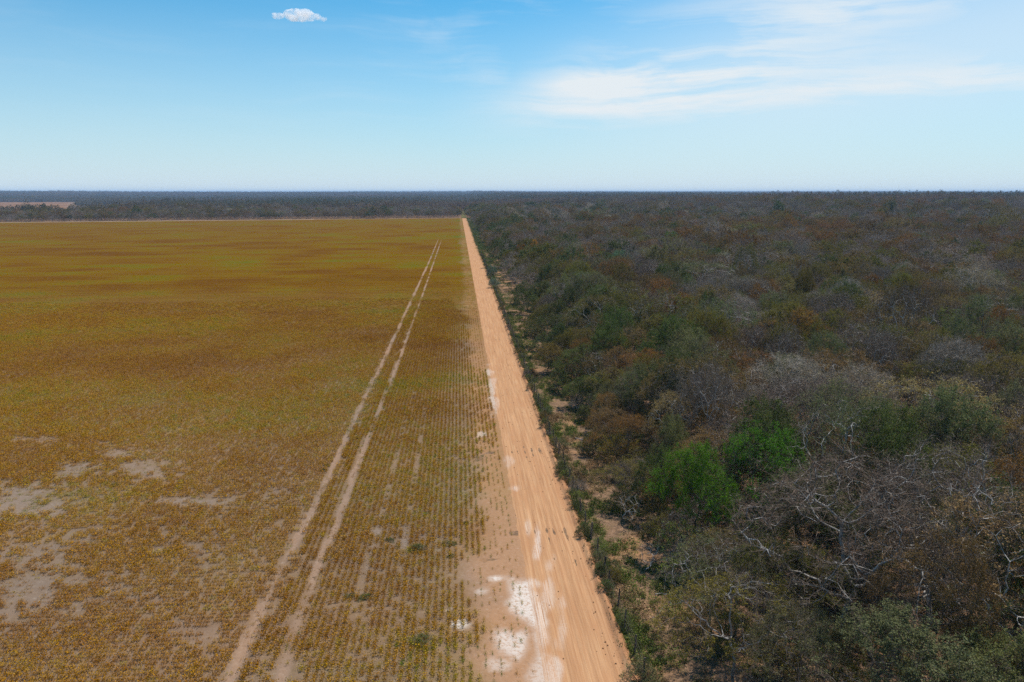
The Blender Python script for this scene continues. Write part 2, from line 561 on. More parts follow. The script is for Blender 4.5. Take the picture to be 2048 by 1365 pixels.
FALLOW = flat_mat('fallow_soil', (0.16, 0.085, 0.045), (0.21, 0.115, 0.06), 0.01)
ffc = [px2w(-260, 434), px2w(125, 432), px2w(136, 403), px2w(-200, 403)]
ffc2 = [px2w(150, 424), px2w(232, 423), px2w(236, 410), px2w(172, 410)]
LANE = flat_mat('lane_dirt', (0.42, 0.29, 0.19), (0.50, 0.36, 0.25), 0.05)
LTRK = flat_mat('track_grass', (0.085, 0.085, 0.028), (0.14, 0.115, 0.045), 0.05)

# ------------------------------------------------------------------ trees
UP = np.array([0, 0, 1.0])


def colonise(rng, H, R, base, lean=0.6, n_attr=520, step=0.42, flat=0.5, stems=1, holes=4, tip=0.011):
    """space colonisation: grows a branching skeleton into an umbrella or dome shaped crown"""
    u = rng.random(n_attr * 3)
    ang = rng.random(n_attr * 3) * 2 * np.pi
    lob = 1 + 0.22 * np.sin(ang * 2 + rng.random() * 6) + 0.16 * np.sin(ang * 3 + rng.random() * 6)
    r = R * np.sqrt(u) * lob
    x, y = r * np.cos(ang), r * np.sin(ang)
    rr = np.clip(r / (R * lob), 0, 1)
    top = base + (H - base) * (1 - rr ** 2.2) ** 0.55
    low = base + (H - base) * (0.10 + flat * (1 - rr ** 2) ** 0.5)
    low = np.minimum(low, top - 0.1)
    z = low + (top - low) * rng.random(len(u)) ** 0.7
    A = np.stack([x, y, z], 1)
    for _ in range(holes):
        th = rng.random() * 6.28
        c = np.array([R * 0.75 * np.cos(th), R * 0.75 * np.sin(th), base + (H - base) * (0.3 + 0.6 * rng.random())])
        A = A[np.linalg.norm(A - c, axis=1) > R * (0.16 + 0.16 * rng.random())]
    A = A[:n_attr]
    N, par = [np.zeros(3)], [-1]
    for s in range(stems):
        d = np.array([rng.normal(0, 0.25), rng.normal(0, 0.25), 1.0]) if stems == 1 else np.array([math.cos(s * 6.28 / stems + rng.random()) * 0.45, math.sin(s * 6.28 / stems + rng.random()) * 0.45, 1.0])
        cur, ci = np.zeros(3), 0
        d /= np.linalg.norm(d)
        while cur[2] < base * (0.55 + 0.25 * rng.random()):
            d = d + rng.normal(0, 0.13, 3)
            d[2] = max(d[2], 0.5)
            d /= np.linalg.norm(d)
            cur = cur + d * step
            N.append(cur)
            par.append(ci)
            ci = len(N) - 1
    N = np.array(N)
    best = np.full(len(A), 1e9)
    bi = np.zeros(len(A), int)
    new0 = 0
    alive = np.ones(len(A), bool)
    for it in range(90):
        nn = N[new0:]
        if len(nn) == 0 or not alive.any():
            break
        D = np.linalg.norm(A[:, None] - nn[None], axis=2)
        j = D.argmin(1)
        dm = D[np.arange(len(A)), j]
        upd = dm < best
        best[upd] = dm[upd]
        bi[upd] = j[upd] + new0
        alive &= best > step * 1.15
        if not alive.any():
            break
        infl = alive & (best < 2.6 if it > 10 else best < 99)
        if not infl.any():
            infl = alive
        ids = np.unique(bi[infl])
        new0 = len(N)
        add, ap = [], []
        for k in ids:
            sel = infl & (bi == k)
            v = A[sel] - N[k]
            v = (v / np.linalg.norm(v, axis=1)[:, None]).mean(0)
            v = v + rng.normal(0, 0.22, 3)
            v /= np.linalg.norm(v) + 1e-6
            q = N[k] + v * step
            if np.linalg.norm(N - q, axis=1).min() < step * 0.35:
                continue
            add.append(q)
            ap.append(k)
        if not add:
            break
        N = np.vstack([N, add])
        par += ap
    par = np.array(par)
    n = len(N)
    kids = np.bincount(par[1:], minlength=n)
    acc = np.where(kids == 0, tip ** 2.35, 0.0)
    for k in range(n - 1, 0, -1):
        acc[par[k]] += acc[k]
    rad = acc ** (1 / 2.35)
    return N, par, rad, kids


def tubes(P0, P1, r0, r1, sides):
    d = P1 - P0
    L = np.linalg.norm(d, axis=1)[:, None] + 1e-9
    d = d / L
    ref = np.where(np.abs(d[:, 2:3]) > 0.9, np.array([[1.0, 0, 0]]), np.array([[0, 0, 1.0]]))
    a = np.cross(d, ref)
    a /= np.linalg.norm(a, axis=1)[:, None] + 1e-9
    b = np.cross(d, a)
    th = np.arange(sides) * 2 * np.pi / sides
    ring = a[:, None] * np.cos(th)[None, :, None] + b[:, None] * np.sin(th)[None, :, None]
    V = np.concatenate([P0[:, None] + ring * r0[:, None, None], (P1 + d * 0.25 * r1[:, None])[:, None] + ring * r1[:, None, None]], 1)
    n = len(P0)
    base = (np.arange(n) * 2 * sides)[:, None]
    k = np.arange(sides)
    k2 = (k + 1) % sides
    Fq = np.stack([base + k, base + k2, base + sides + k2, base + sides + k], -1).reshape(-1, 4)
    return V.reshape(-1, 3), Fq


def rand_dir(rng, n, up=0.0):
    v = rng.normal(0, 1, (n, 3))
    v[:, 2] += up
    return v / (np.linalg.norm(v, axis=1)[:, None] + 1e-9)


def blades(rng, P, D, L, W):
    """thin tapering triangles for twigs"""
    s = np.cross(D, rand_dir(rng, len(P)))
    s /= np.linalg.norm(s, axis=1)[:, None] + 1e-9
    V = np.stack([P - s * W[:, None] / 2, P + s * W[:, None] / 2, P + D * L[:, None]], 1).reshape(-1, 3)
    return V, np.arange(len(P) * 3).reshape(-1, 3)


def leaves(rng, P, size, asp, up):
    nrm = rand_dir(rng, len(P), up)
    a = np.cross(nrm, rand_dir(rng, len(P)))
    a /= np.linalg.norm(a, axis=1)[:, None] + 1e-9
    b = np.cross(nrm, a)
    s = size * (0.6 + 0.8 * rng.random(len(P)))[:, None]
    h = s / asp
    V = np.stack([P - a * s / 2, P + b * h / 2, P + a * s / 2, P - b * h / 2], 1).reshape(-1, 3)
    return V, np.arange(len(P) * 4).reshape(-1, 4)


def build_tree(name, seed, H=10, R=4.6, base=4.0, nleaf=12000, lsize=0.11, asp=1.8, ntw=9, sub=4, twl=0.6, tww=0.014,
               bark=None, twig=None, leaf=None, lup=0.6, thin=3, clump=0.0, **kw):
    rng = np.random.default_rng(seed)
    N, par, rad, kids = colonise(rng, H, R, base, **kw)
    i = np.arange(1, len(N))
    P0, P1 = N[par[i]], N[i]
    r0, r1 = np.minimum(rad[par[i]], rad[i] * 1.6), rad[i]
    flare = np.clip(1.3 - P0[:, 2] / 1.2, 0, 1) * 0.5 + 1
    r0, r1 = r0 * flare, r1 * np.clip(1.3 - P1[:, 2] / 1.2, 0, 1) * 0.0 + r1
    big = rad[i] > 0.03
    V1, F1 = tubes(P0[big], P1[big], r0[big], r1[big], 6)
    V2, F2 = tubes(P0[~big], P1[~big], r0[~big], r1[~big], 3)
    trunk = mk_mesh(name + '_trunk', np.vstack([V1, V2]), np.vstack([F1, F2 + len(V1)]), [bark], None, None, True)
    tips = np.where(rad < 0.022)[0]
    tips = tips[tips > 0]
    dirs = N[tips] - N[par[tips]]
    dirs /= np.linalg.norm(dirs, axis=1)[:, None] + 1e-9
    k = rng.integers(0, len(tips), ntw * len(tips) // 2)
    D = dirs[k] * 0.8 + rand_dir(rng, len(k), 0.35) * 0.9
    D /= np.linalg.norm(D, axis=1)[:, None]
    P = N[tips][k] - dirs[k] * rng.random(len(k))[:, None] * 0.4
    L = twl * (0.5 + rng.random(len(k)))
    TV, TF = blades(rng, P, D, L, np.full(len(k), tww))
    k2 = rng.integers(0, len(P), len(P) * sub)
    f = 0.2 + 0.75 * rng.random(len(k2))
    P2 = P[k2] + D[k2] * (L[k2] * f)[:, None]
    D2 = D[k2] * 0.6 + rand_dir(rng, len(k2), 0.15)
    D2 /= np.linalg.norm(D2, axis=1)[:, None]
    L2 = L[k2] * (0.25 + 0.45 * rng.random(len(k2)))
    SV, SF = blades(rng, P2, D2, L2, np.full(len(k2), tww * 0.65))
    parts_v, parts_f, mi, vv = [TV, SV], [np.vstack([TF, SF + len(TV)])], [np.zeros(len(TF) + len(SF), int)], [np.full(len(TV) + len(SV), 0.5)]
    if nleaf:
        w_ = rng.random(len(P2)) ** (1 + clump)
        # whole limbs keep or lose their leaves, so that the crown is patchy
        keep = fbm(P2[:, 0] + seed * 7, P2[:, 1] + P2[:, 2] * 1.3, 1.7, seed, 2)
        w_ = w_ * ss(keep, 0.30, 0.55) + 0.02
        kk = rng.choice(len(P2), nleaf, p=w_ / w_.sum())
        LP = P2[kk] + D2[kk] * (L2[kk] * rng.random(nleaf) * 1.2)[:, None] + rng.normal(0, 0.05, (nleaf, 3))
        LV, LF = leaves(rng, LP, lsize, asp, lup)
        off = len(TV) + len(SV)
        parts_v.append(LV)
        parts_f.append(LF + off)
        mi.append(np.ones(len(LF), int))
        clumpv = vnoise(LP[:, 0], LP[:, 1] + LP[:, 2], 0.9, seed + 3)
        vv.append(np.repeat(np.clip(0.55 * rng.random(nleaf) + 0.45 * clumpv, 0, 1), 4))
    crown = mk_mesh(name + '_crown', np.vstack(parts_v), parts_f, [twig, leaf], np.concatenate(mi), {'v': np.concatenate(vv)})
    return trunk, crown


KINDS = {}


def kind(name, n, seed, **kw):
    KINDS[name] = [build_tree(name, seed + 11 * q, **{k: (v[q % len(v)] if isinstance(v, list) else v) for k, v in kw.items()}) for q in range(n)]


kind('bare', 4, 100, H=10, R=[4.6, 5.2, 4.4, 5.0], base=[4.0, 3.4, 4.6, 3.8], nleaf=1500, lsize=0.10, ntw=15, sub=5, twl=0.75, tww=0.020, bark=BARK_P, twig=TWIG_M, leaf=LEAF, holes=3, flat=0.45, tip=0.013)
kind('sparse', 5, 200, H=10, R=[4.8, 5.4, 4.5, 5.0, 4.6], base=[4.4, 4.8, 3.8, 4.2, 5.0], nleaf=18000, lsize=0.10, asp=2.0, ntw=10, sub=4, twl=0.6, tww=0.016, bark=[BARK_D, BARK_P, BARK_D, BARK_P, BARK_D], twig=TWIG_M, leaf=LEAF, holes=4, flat=0.5, clump=0.6, tip=0.0125)
kind('leafy', 3, 300, H=10, R=[4.4, 4.8, 4.2], base=[3.2, 3.0, 3.6], nleaf=40000, lsize=0.092, asp=1.6, ntw=9, sub=4, twl=0.65, tww=0.014, bark=BARK_D, twig=TWIG_M, leaf=LEAF, holes=4, flat=0.3, clump=0.5)
kind('vine', 2, 400, H=10, R=[4.8, 5.2], base=[4.0, 3.6], nleaf=9000, lsize=0.10, asp=3.0, ntw=16, sub=5, twl=0.7, tww=0.022, bark=BARK_P, twig=TWIG_P, leaf=LEAF, holes=3, flat=0.4)
kind('shrub', 4, 500, H=3.4, R=[2.0, 2.3, 1.8, 2.2], base=[0.5, 0.6, 0.4, 0.7], nleaf=5200, lsize=0.10, asp=1.7, n_attr=260, step=0.28, ntw=8, sub=4, twl=0.45, tww=0.011, bark=BARK_D, twig=TWIG_M, leaf=LEAF, stems=3, flat=0.1, holes=3, clump=0.4)
kind('brush', 2, 600, H=2.6, R=[1.8, 2.1], base=[0.3, 0.4], nleaf=500, lsize=0.08, n_attr=240, step=0.26, ntw=12, sub=5, twl=0.5, tww=0.013, bark=BARK_P, twig=TWIG_M, leaf=LEAF, stems=4, flat=0.05, holes=2)

TINT = {  # leaf colour by look, linear
    'olive': (0.165, 0.138, 0.022), 'brown': (0.190, 0.125, 0.036), 'russet': (0.225, 0.110, 0.022), 'green': (0.090, 0.118, 0.026), 'bright': (0.090, 0.215, 0.012),
    'greygreen': (0.160, 0.168, 0.062), 'tan': (0.330, 0.270, 0.175), 'straw': (0.300, 0.215, 0.080), 'grey': (0.19, 0.155, 0.125), 'yellow': (0.55, 0.27, 0.008), 'lime': (0.170, 0.205, 0.040), 'blue': (0.115, 0.175, 0.105)}
rnd = random.Random(4)
NAMES = {'bare': 'leafless_tree', 'sparse': 'dry_forest_tree', 'leafy': 'leafy_tree', 'vine': 'vine_covered_tree', 'shrub': 'shrub', 'brush': 'bare_shrub'}
placed, ALL = [], []


def put(kd, x, y, h, r, tint, label, cat, group=None, var=None, name=None, rz=None):
    i = rnd.randrange(len(KINDS[kd])) if var is None else var
    tm, cm = KINDS[kd][i]
    H0 = {'shrub': 3.4, 'brush': 2.6}.get(kd, 10.0)
    R0 = {'shrub': 2.1, 'brush': 1.95}.get(kd, 4.85)
    e = link(name or NAMES[kd], None, None, (x, y, float(ground_z(np.array([x]), np.array([y]))[0]) - 0.05), rnd.random() * 6.28 if rz is None else rz, (r / R0, r / R0, h / H0))
    e.empty_display_size = 0.3
    tag(e, label, cat, group)
    tr = link('trunk' if cat == 'tree' else 'stem', tm, e)
    cr = link('crown' if cat == 'tree' else 'foliage', cm, e)
    k = 0.82 + 0.36 * rnd.random()
    c = TINT[tint]
    j = lambda: 1 + rnd.uniform(-0.10, 0.10)
    cr.color = (c[0] * k * j(), c[1] * k * j(), c[2] * k * j(), 1)
    placed.append((x, y, r, cat))
    ALL.append((e, kd, tint, x, y, h))
    e['_r'] = r
    return e


# trees that stand out, placed at the pixel of their crown's middle at crown height
KEY = [
    ('leafy', 1530, 893, 10.0, 4.6, 'bright', 'vivid green leafy tree, larger one of two at the forest edge', 'bright_green_tree', 1),
    ('bare', 1700, 985, 12.0, 7.4, 'grey', 'wide leafless tree with pale forked trunk beside the vivid green tree', None, 1),
    ('bare', 1900, 960, 12.5, 6.0, 'grey', 'leafless grey tree with leaning trunk and white branch ends behind pale forked tree', None, 3),
    ('leafy', 1800, 1285, 8.0, 5.0, 'greygreen', 'broad feathery grey green tree low in the foreground of the forest', None, 2),
    ('leafy', 2060, 1330, 7.5, 3.6, 'greygreen', 'feathery olive green tree at the forest corner beside broad grey green tree', None, 0),
    ('sparse', 1255, 850, 6.0, 3.2, 'russet', 'small rusty orange tree at the forest edge beside vivid green tree', None, 0),
    ('sparse', 1215, 800, 5.0, 2.6, 'russet', 'small orange brown tree leaning over the cleared strip', None, 2),
    ('vine', 1590, 745, 10.5, 6.4, 'tan', 'pale tan crown tangled with dry vines behind the vivid green tree', None, 0),
    ('vine', 1720, 765, 10.2, 5.4, 'tan', 'pale vine tangled crown joined to another tan crown', None, 1),
    ('sparse', 1890, 800, 11.0, 6.2, 'straw', 'straw yellow tree with fine sparse leaves behind leafless trees', None, 1),
    ('leafy', 1540, 492, 12.0, 7.5, 'lime', 'flat topped yellow green crown standing out in the brown canopy', None, 1),
    ('vine', 1945, 555, 13.5, 8.0, 'straw', 'big pale umbrella crown of yellow grey leaves above dark trees', None, 0),
    ('leafy', 1885, 650, 11.5, 5.5, 'lime', 'pale yellow green crown among leafless grey trees', None, 0),
    ('leafy', 1240, 515, 11.0, 6.5, 'blue', 'blue green leafy tree rising among leafless crowns', None, 2),
    ('leafy', 1342, 472, 11.5, 6.0, 'bright', 'fresh green rounded crown far into the brown forest', None, 1),
    ('leafy', 1068, 488, 9.5, 3.0, 'yellow', 'small tree in orange yellow blossom near the forest edge', 'flowering_tree', 2),
    ('sparse', 1660, 430, 15.0, 8.0, 'olive', 'tall dark trunked tree rising over the far canopy', None, 1),
    ('leafy', 1170, 705, 6.5, 4.6, 'green', 'dark green bushy tree bulging over the cleared strip', None, 0),
    ('leafy', 1110, 640, 6.5, 4.4, 'green', 'dark green rounded tree beside the cleared strip', None, 1),
    ('sparse', 1480, 1190, 7.0, 3.6, 'olive', 'small olive tree at the shaded forest edge below vivid green tree', None, 3),
    ('sparse', 1560, 1120, 7.0, 4.0, 'olive', 'dark olive tree under the wide leafless tree', None, 4),
    ('vine', 1810, 540, 11.5, 5.0, 'tan', 'whitish grey crown in the middle of the forest', None, 1),
    ('sparse', 1400, 540, 12.0, 9.0, 'greygreen', 'very wide domed grey green crown rising above its neighbours', None, 1),
    ('leafy', 1400, 930, 9.0, 3.5, 'bright', 'vivid green leafy tree, smaller and lower one of two at the forest edge', 'bright_green_tree', 2),
    ('leafy', 1455, 560, 9.5, 2.0, 'lime', 'small yellow green crown poking out of grey leafless trees', None, 0),
    ('bare', 1310, 490, 12.0, 8.0, 'grey', 'wide domed leafless crown beside the blue green tree', None, 0),
]
for kd, px, py, h, r, ti, lab, nm, var in KEY:
    q = px2w(px, py, h * 0.82)
    put(kd, q[0], q[1], h, r, ti, lab, 'tree', None, var, nm, rz=(px * 7 % 628) / 100)

SKYLINE = [(1992, 500, 10.0, 0.6, 'olive', 'tall dark spreading tree that breaks the skyline over the forest'), (1557, 560, 6.5, -1.5, 'green', 'dark round crowned tall tree on the forest skyline'),
           (1702, 640, 5.0, 0.5, 'olive', 'thin crowned tall tree on the forest skyline'), (1785, 610, 6.5, -1.0, 'green', 'broad dark tall tree on the forest skyline'), (1905, 720, 5.5, 0.2, 'olive', 'olive tall tree on the forest skyline'),
           (1325, 820, 5.0, 0.6, 'olive', 'lone tall tree top over the far canopy behind fresh green crown')]
for px, D, r, dt, ti, lab in SKYLINE:
    az_ = math.atan((px - CX) / F * math.cos(PITCH)) + YAW
    x, y = D * math.sin(az_), D * math.cos(az_)
    gz = float(ground_z(np.array([x]), np.array([y]))[0])
    put('sparse' if ti == 'olive' else 'leafy', x, y, min(CAMH + dt - gz, 21.0), r, ti, lab, 'tree', None, None, 'tall_tree')
N_KEY = len(ALL)
FARLIM = 185.0
LABEL = {
    ('bare', 'grey'): 'leafless grey brown tree with bare twiggy crown inside the dry forest',
    ('sparse', 'olive'): 'thinly leaved olive tree with dark trunk inside the dry forest',
    ('sparse', 'brown'): 'dull brown thin leaved tree inside the dry forest',
    ('sparse', 'russet'): 'thin leaved rusty red brown tree inside the dry forest',
    ('sparse', 'straw'): 'thin leaved straw coloured tree inside the dry forest',
    ('sparse', 'greygreen'): 'thin leaved grey green tree inside the dry forest',
    ('leafy', 'green'): 'dense dark green tree inside the dry forest',
    ('leafy', 'greygreen'): 'dense grey green leafy tree inside the dry forest',
    ('leafy', 'olive'): 'dense olive leafy tree inside the dry forest',
    ('vine', 'tan'): 'pale tan crowned tree with tangled twigs inside the dry forest',
    ('vine', 'grey'): 'ash grey crowned tree with tangled twigs inside the dry forest'}


def pick(x, y, g):
    """look of a tree from its place: greener by the road, bare and brown inside"""
    edge = 1 - ss(x, FOREST_X, FOREST_X + 12 + 16 * float(ss(np.array(y), 55, 90)))
    z1 = float(fbm(np.array([x]), np.array([y]), 38, 301, 2)[0])
    z2 = float(fbm(np.array([x]), np.array([y]), 60, 302, 2)[0])
    nr = 1 - float(ss(np.array(math.hypot(x, y)), 50, 85))
    opts = [('bare', 'grey', (0.24 + 1.6 * max(0, z1 - 0.5)) * (1 - 0.8 * edge) * (0.0 if math.hypot(x, y) < 50 else 1.0)),
            ('sparse', 'olive', 0.26 + 0.10 * edge), ('sparse', 'brown', (0.18 + 1.2 * max(0, z2 - 0.5)) * (1 - 0.65 * nr)), ('sparse', 'russet', (0.06 + 0.6 * max(0, z2 - 0.5)) * (1 - 0.85 * nr)),
            ('sparse', 'straw', 0.045), ('sparse', 'greygreen', 0.10 + 0.10 * nr), ('leafy', 'green', 0.07 + 0.55 * edge + 0.10 * nr), ('leafy', 'greygreen', 0.03 + 0.10 * edge),
            ('leafy', 'olive', 0.05 + 0.12 * edge), ('vine', 'tan', 0.035), ('vine', 'grey', 0.05)]
    s = sum(o[2] for o in opts)
    v = g * s
    for o in opts:
        v -= o[2]
        if v <= 0:
            return o[0], o[1]
    return opts[0][:2]


def jitter_pts(x0, x1, y0, y1, cell, jit, seed):
    rng = np.random.default_rng(seed)
    X, Y = np.meshgrid(np.arange(x0, x1, cell), np.arange(y0, y1, cell))
    X = X + (np.arange(X.shape[0]) % 2)[:, None] * cell / 2
    return np.stack([(X + rng.uniform(-jit, jit, X.shape)).ravel(), (Y + rng.uniform(-jit, jit, X.shape)).ravel()], 1)


pts = jitter_pts(FOREST_X + 0.6, 175, 14, FARLIM, 4.7, 1.9, 7)
pxs, pys, zc = w2px(pts[:, 0], pts[:, 1], 8.0)
vis = (zc > 8) & (pxs > 700) & (pxs < 2048 + 5.0 * F / np.maximum(zc, 5)) & (pys < 1365 + 5.0 * F / np.maximum(zc, 5)) & (np.hypot(pts[:, 0], pts[:, 1]) < FARLIM)
near_pts = pts[vis]
near_extra = pts[~vis & (np.hypot(pts[:, 0], pts[:, 1]) < FARLIM) & (pxs < 2048 + 22 * F / np.maximum(zc, 5)) & (pts[:, 0] < 90)]
count = {}
for x, y in near_pts[np.argsort(np.hypot(near_pts[:, 0], near_pts[:, 1]))]:
    if any((x - a) ** 2 + (y - b) ** 2 < (0.62 * r + 0.8) ** 2 for a, b, r, c in placed[:len(KEY)]):
        continue
    kd, ti = pick(x, y, rnd.random())
    ramp_h = float(ss(np.array(x), FOREST_X, FOREST_X + 13))
    h = (5.0 + 5.3 * ramp_h) * rnd.uniform(0.70, 1.24)
    if rnd.random() < 0.05 and x > 40:
        h *= 1.25
    r = (2.6 + 1.8 * ramp_h) * rnd.uniform(0.75, 1.35)
    put(kd, x, y, h, r, ti, LABEL[(kd, ti)], 'tree', LABEL[(kd, ti)].replace(' tree ', ' trees ').split(' inside')[0] + ' in the forest')
    count[kd] = count.get(kd, 0) + 1

# a tree that stands next to one of the trees that stand out is told apart by that neighbour
SHORT = ['larger vivid green tree', 'pale forked leafless tree', 'leaning leafless tree', 'broad feathery tree', 'feathery corner tree', 'rusty orange edge tree', 'orange brown leaning tree', 'tan vine tangled crown',
         'pale vine tangled crown', 'straw yellow tree', 'flat topped yellow green crown', 'big pale umbrella crown', 'pale yellow green crown', 'blue green leafy tree', 'fresh green rounded crown',
         'orange blossom tree', 'tall dark trunked tree', 'dark green bushy edge tree', 'dark green rounded edge tree', 'small olive edge tree', 'dark olive tree', 'whitish grey crown', 'very wide domed crown', 'smaller vivid green tree', 'small yellow green crown', 'wide domed leafless crown']
LOOK = {k: v.split(' inside')[0].split(' with ')[0] for k, v in LABEL.items()}
done = set()
for i in range(len(KEY)):
    _, _, _, kx, ky, _ = ALL[i]
    near = sorted((math.hypot(x - kx, y - ky), j) for j, (e, kd, ti, x, y, h) in enumerate(ALL) if j >= N_KEY)
    seen = set()
    for dist, j in near:
        e, kd, ti, x, y, h = ALL[j]
        if dist > 17:
            break
        if (kd, ti) in seen or j in done:
            seen.add((kd, ti))
            continue
        seen.add((kd, ti))
        done.add(j)
        e['label'] = LOOK[(kd, ti)] + ' nearest of its kind to ' + SHORT[i]
        del e['group']
for j in range(N_KEY, len(ALL)):
    e, kd, ti, x, y, h = ALL[j]
    if j in done:
        continue
    width = 'broad ' if e['_r'] > 5.0 else 'narrow ' if e['_r'] < 4.0 else ''
    zone = 'at the forest edge by the cleared strip' if x < FOREST_X + 6 else 'standing taller than its forest neighbours' if h > 12.3 else 'small and low between taller forest trees' if h < 8.2 else 'in the even canopy of the forest'
    e['label'] = width + LOOK[(kd, ti)] + ' ' + zone
    e['group'] = width + LOOK[(kd, ti)] + 's ' + zone

# undergrowth: shrubs along the forest edge and in the gaps, shrubs in the fence line
spts = np.vstack([jitter_pts(FOREST_X - 0.2, FOREST_X + 9, 34, 135, 3.1, 1.2, 21), jitter_pts(FOREST_X + 9, 60, 24, 75, 4.4, 1.9, 22)])
SLAB = {('shrub', 'green'): 'green leafy shrub at the foot of the forest', ('shrub', 'olive'): 'olive brown shrub at the foot of the forest', ('shrub', 'lime'): 'yellow green shrub at the foot of the forest',
        ('shrub', 'russet'): 'rusty orange shrub at the foot of the forest', ('brush', 'grey'): 'tangle of bare grey brush at the foot of the forest'}
for x, y in spts:
    px, py, zc = w2px(x, y, 1.5)
    if px > 2100 or py > 1500:
        continue
    g = rnd.random()
    kd, ti = ('brush', 'grey') if g < 0.28 else ('shrub', 'green') if g < 0.5 else ('shrub', 'olive') if g < 0.82 else ('shrub', 'lime') if g < 0.92 else ('shrub', 'russet')
    s = rnd.uniform(0.6, 1.25) * (0.75 if x < FOREST_X + 1 else 1)
    lab = ('tall ' if s > 1.0 else 'low ' if s < 0.72 else '') + SLAB[(kd, ti)].split(' at the foot')[0] + (' leaning into the cleared strip' if x < FOREST_X + 0.6 else ' at the foot of the forest edge' if x < FOREST_X + 9 else ' under the trees inside the forest')
    put(kd, x, y, 3.0 * s, 1.9 * s, ti, lab, 'shrub', lab.replace('shrub', 'shrubs'))

y = 39.0
while y < 330:
    if rnd.random() < 0.9:
        s = rnd.uniform(0.20, 0.52)
        ti = rnd.choice(['green', 'green', 'olive', 'greygreen', 'lime'])
        kd = 'shrub' if rnd.random() < 0.85 else 'brush'
        lab = {'green': 'low dark green shrub', 'olive': 'low olive shrub', 'greygreen': 'low grey green shrub', 'lime': 'low yellow green shrub'}[ti] if kd == 'shrub' else 'low bare twiggy shrub'
        put(kd, FENCE_X + rnd.uniform(-0.4, 0.5), y, 2.9 * s, 1.7 * s, ti, lab + ' growing in the wire fence beside the road', 'shrub', lab + 's in the fence line', name='fence_shrub' if kd == 'shrub' else None)
    y += rnd.uniform(0.8, 1.7) * (1 if y < 120 else 1.9)
for px, py, s, ti, lab in [(985, 548, 1.3, 'blue', 'blue green bush on the roadside strip, larger one of two'), (988, 572, 1.0, 'blue', 'blue green bush on the roadside strip, smaller one of two'),
                           (1285, 1352, 0.55, 'greygreen', 'pale leaved little shrub at the shaded end of the fence'), (1217, 1135, 0.5, 'green', 'round leaved green bush beside a fence post')]:
    q = px2w(px, py, 0.6)
    put('shrub', q[0], q[1], 3.0 * s, 2.0 * s, ti, lab, 'shrub')

# green weeds standing in the crop
for i, (px, py, s, lab) in enumerate([(835, 1098, .34, 'dark green weed clump in a bare patch of the crop'), (897, 1088, .26, 'green weed clump between crop rows near the road'), (780, 1080, .24, 'green weed clump at the grey bare patch'),
                                      (902, 1112, .2, 'small flat green weed near the road'), (845, 1283, .36, 'spreading green weed among the crop rows'), (730, 1195, .28, 'green weed clump among dry crop rows'),
                                      (700, 1192, .22, 'small green weed among dry crop rows'), (229, 970, .26, 'lone dark green weed on a bare patch of the field'), (930, 1045, .18, 'tiny green weed in the end rows by the road'),
                                      (648, 940, .2, 'green weed beside the wheel track'), (655, 930, .16, 'little green weed touching the wheel track')]):
    q = px2w(px, py, 0.1)
    put('shrub', q[0], q[1], 1.7 * s, 2.0 * s, 'green', lab, 'weed', name='weed_clump')

# ------------------------------------------------------------------ fence
fence = tag(link('wire_fence', None, None, (FENCE_X, 36, 0)), 'wire fence of thin dark wooden posts along the dirt road', 'fence')
POST = bark_mat('post_wood', (0.06, 0.05, 0.042), (0.15, 0.125, 0.10))
m, t = new_mat('fence_wire')
finish(t, t.mix(t.noise(pos(t), 8, 2), (0.16, 0.13, 0.11), (0.28, 0.25, 0.23)), 0.5)
WIRE = m


def post_mesh(seed):
    rng = np.random.default_rng(seed)
    zs = np.array([-0.3, 0.0, 0.5, 1.0, 1.42, 1.46])
    rs = np.array([0.07, 0.07, 0.062, 0.06, 0.056, 0.03]) * rng.uniform(0.8, 1.25)
    off = np.cumsum(rng.normal(0, 0.018, (6, 2)), 0)
    th = np.arange(7) * 2 * np.pi / 7
    V = [(off[k, 0] + rs[k] * math.cos(a) * (1 + 0.15 * math.sin(3 * a)), off[k, 1] + rs[k] * math.sin(a), zs[k]) for k in range(6) for a in th]
    Fq = [[k * 7 + j, k * 7 + (j + 1) % 7, k * 7 + 7 + (j + 1) % 7, k * 7 + 7 + j] for k in range(5) for j in range(7)]
    V.append((off[5, 0], off[5, 1], 1.465))
    cap = [[35 + j, 35 + (j + 1) % 7, 42] for j in range(7)]
    return mk_mesh('post', np.array(V), [np.array(Fq), np.array(cap)], [POST])


pm = [post_mesh(k) for k in range(6)]
heads = []
y = 0.0
while y < 300:
    s = rnd.uniform(0.88, 1.12)
    o = link('post', rnd.choice(pm), fence, (rnd.uniform(-0.05, 0.05), y, 0), rnd.random() * 6, (1, 1, s))
    o.rotation_euler = (rnd.gauss(0, 0.035), rnd.gauss(0, 0.035), o.rotation_euler[2])
    heads.append((o.location.x, y))
    y += rnd.uniform(2.2, 2.65)
hp = np.array(heads)
for z in (0.35, 0.65, 0.95, 1.25):
    P = np.column_stack([hp[:, 0] - 0.05, hp[:, 1], np.full(len(hp), z) + np.array([rnd.uniform(-.02, .02) for _ in hp])])
    V, Fq = tubes(P[:-1], P[1:], np.full(len(P) - 1, 0.004), np.full(len(P) - 1, 0.004), 3)
    link('wire', mk_mesh('wire', V, Fq, [WIRE]), fence)

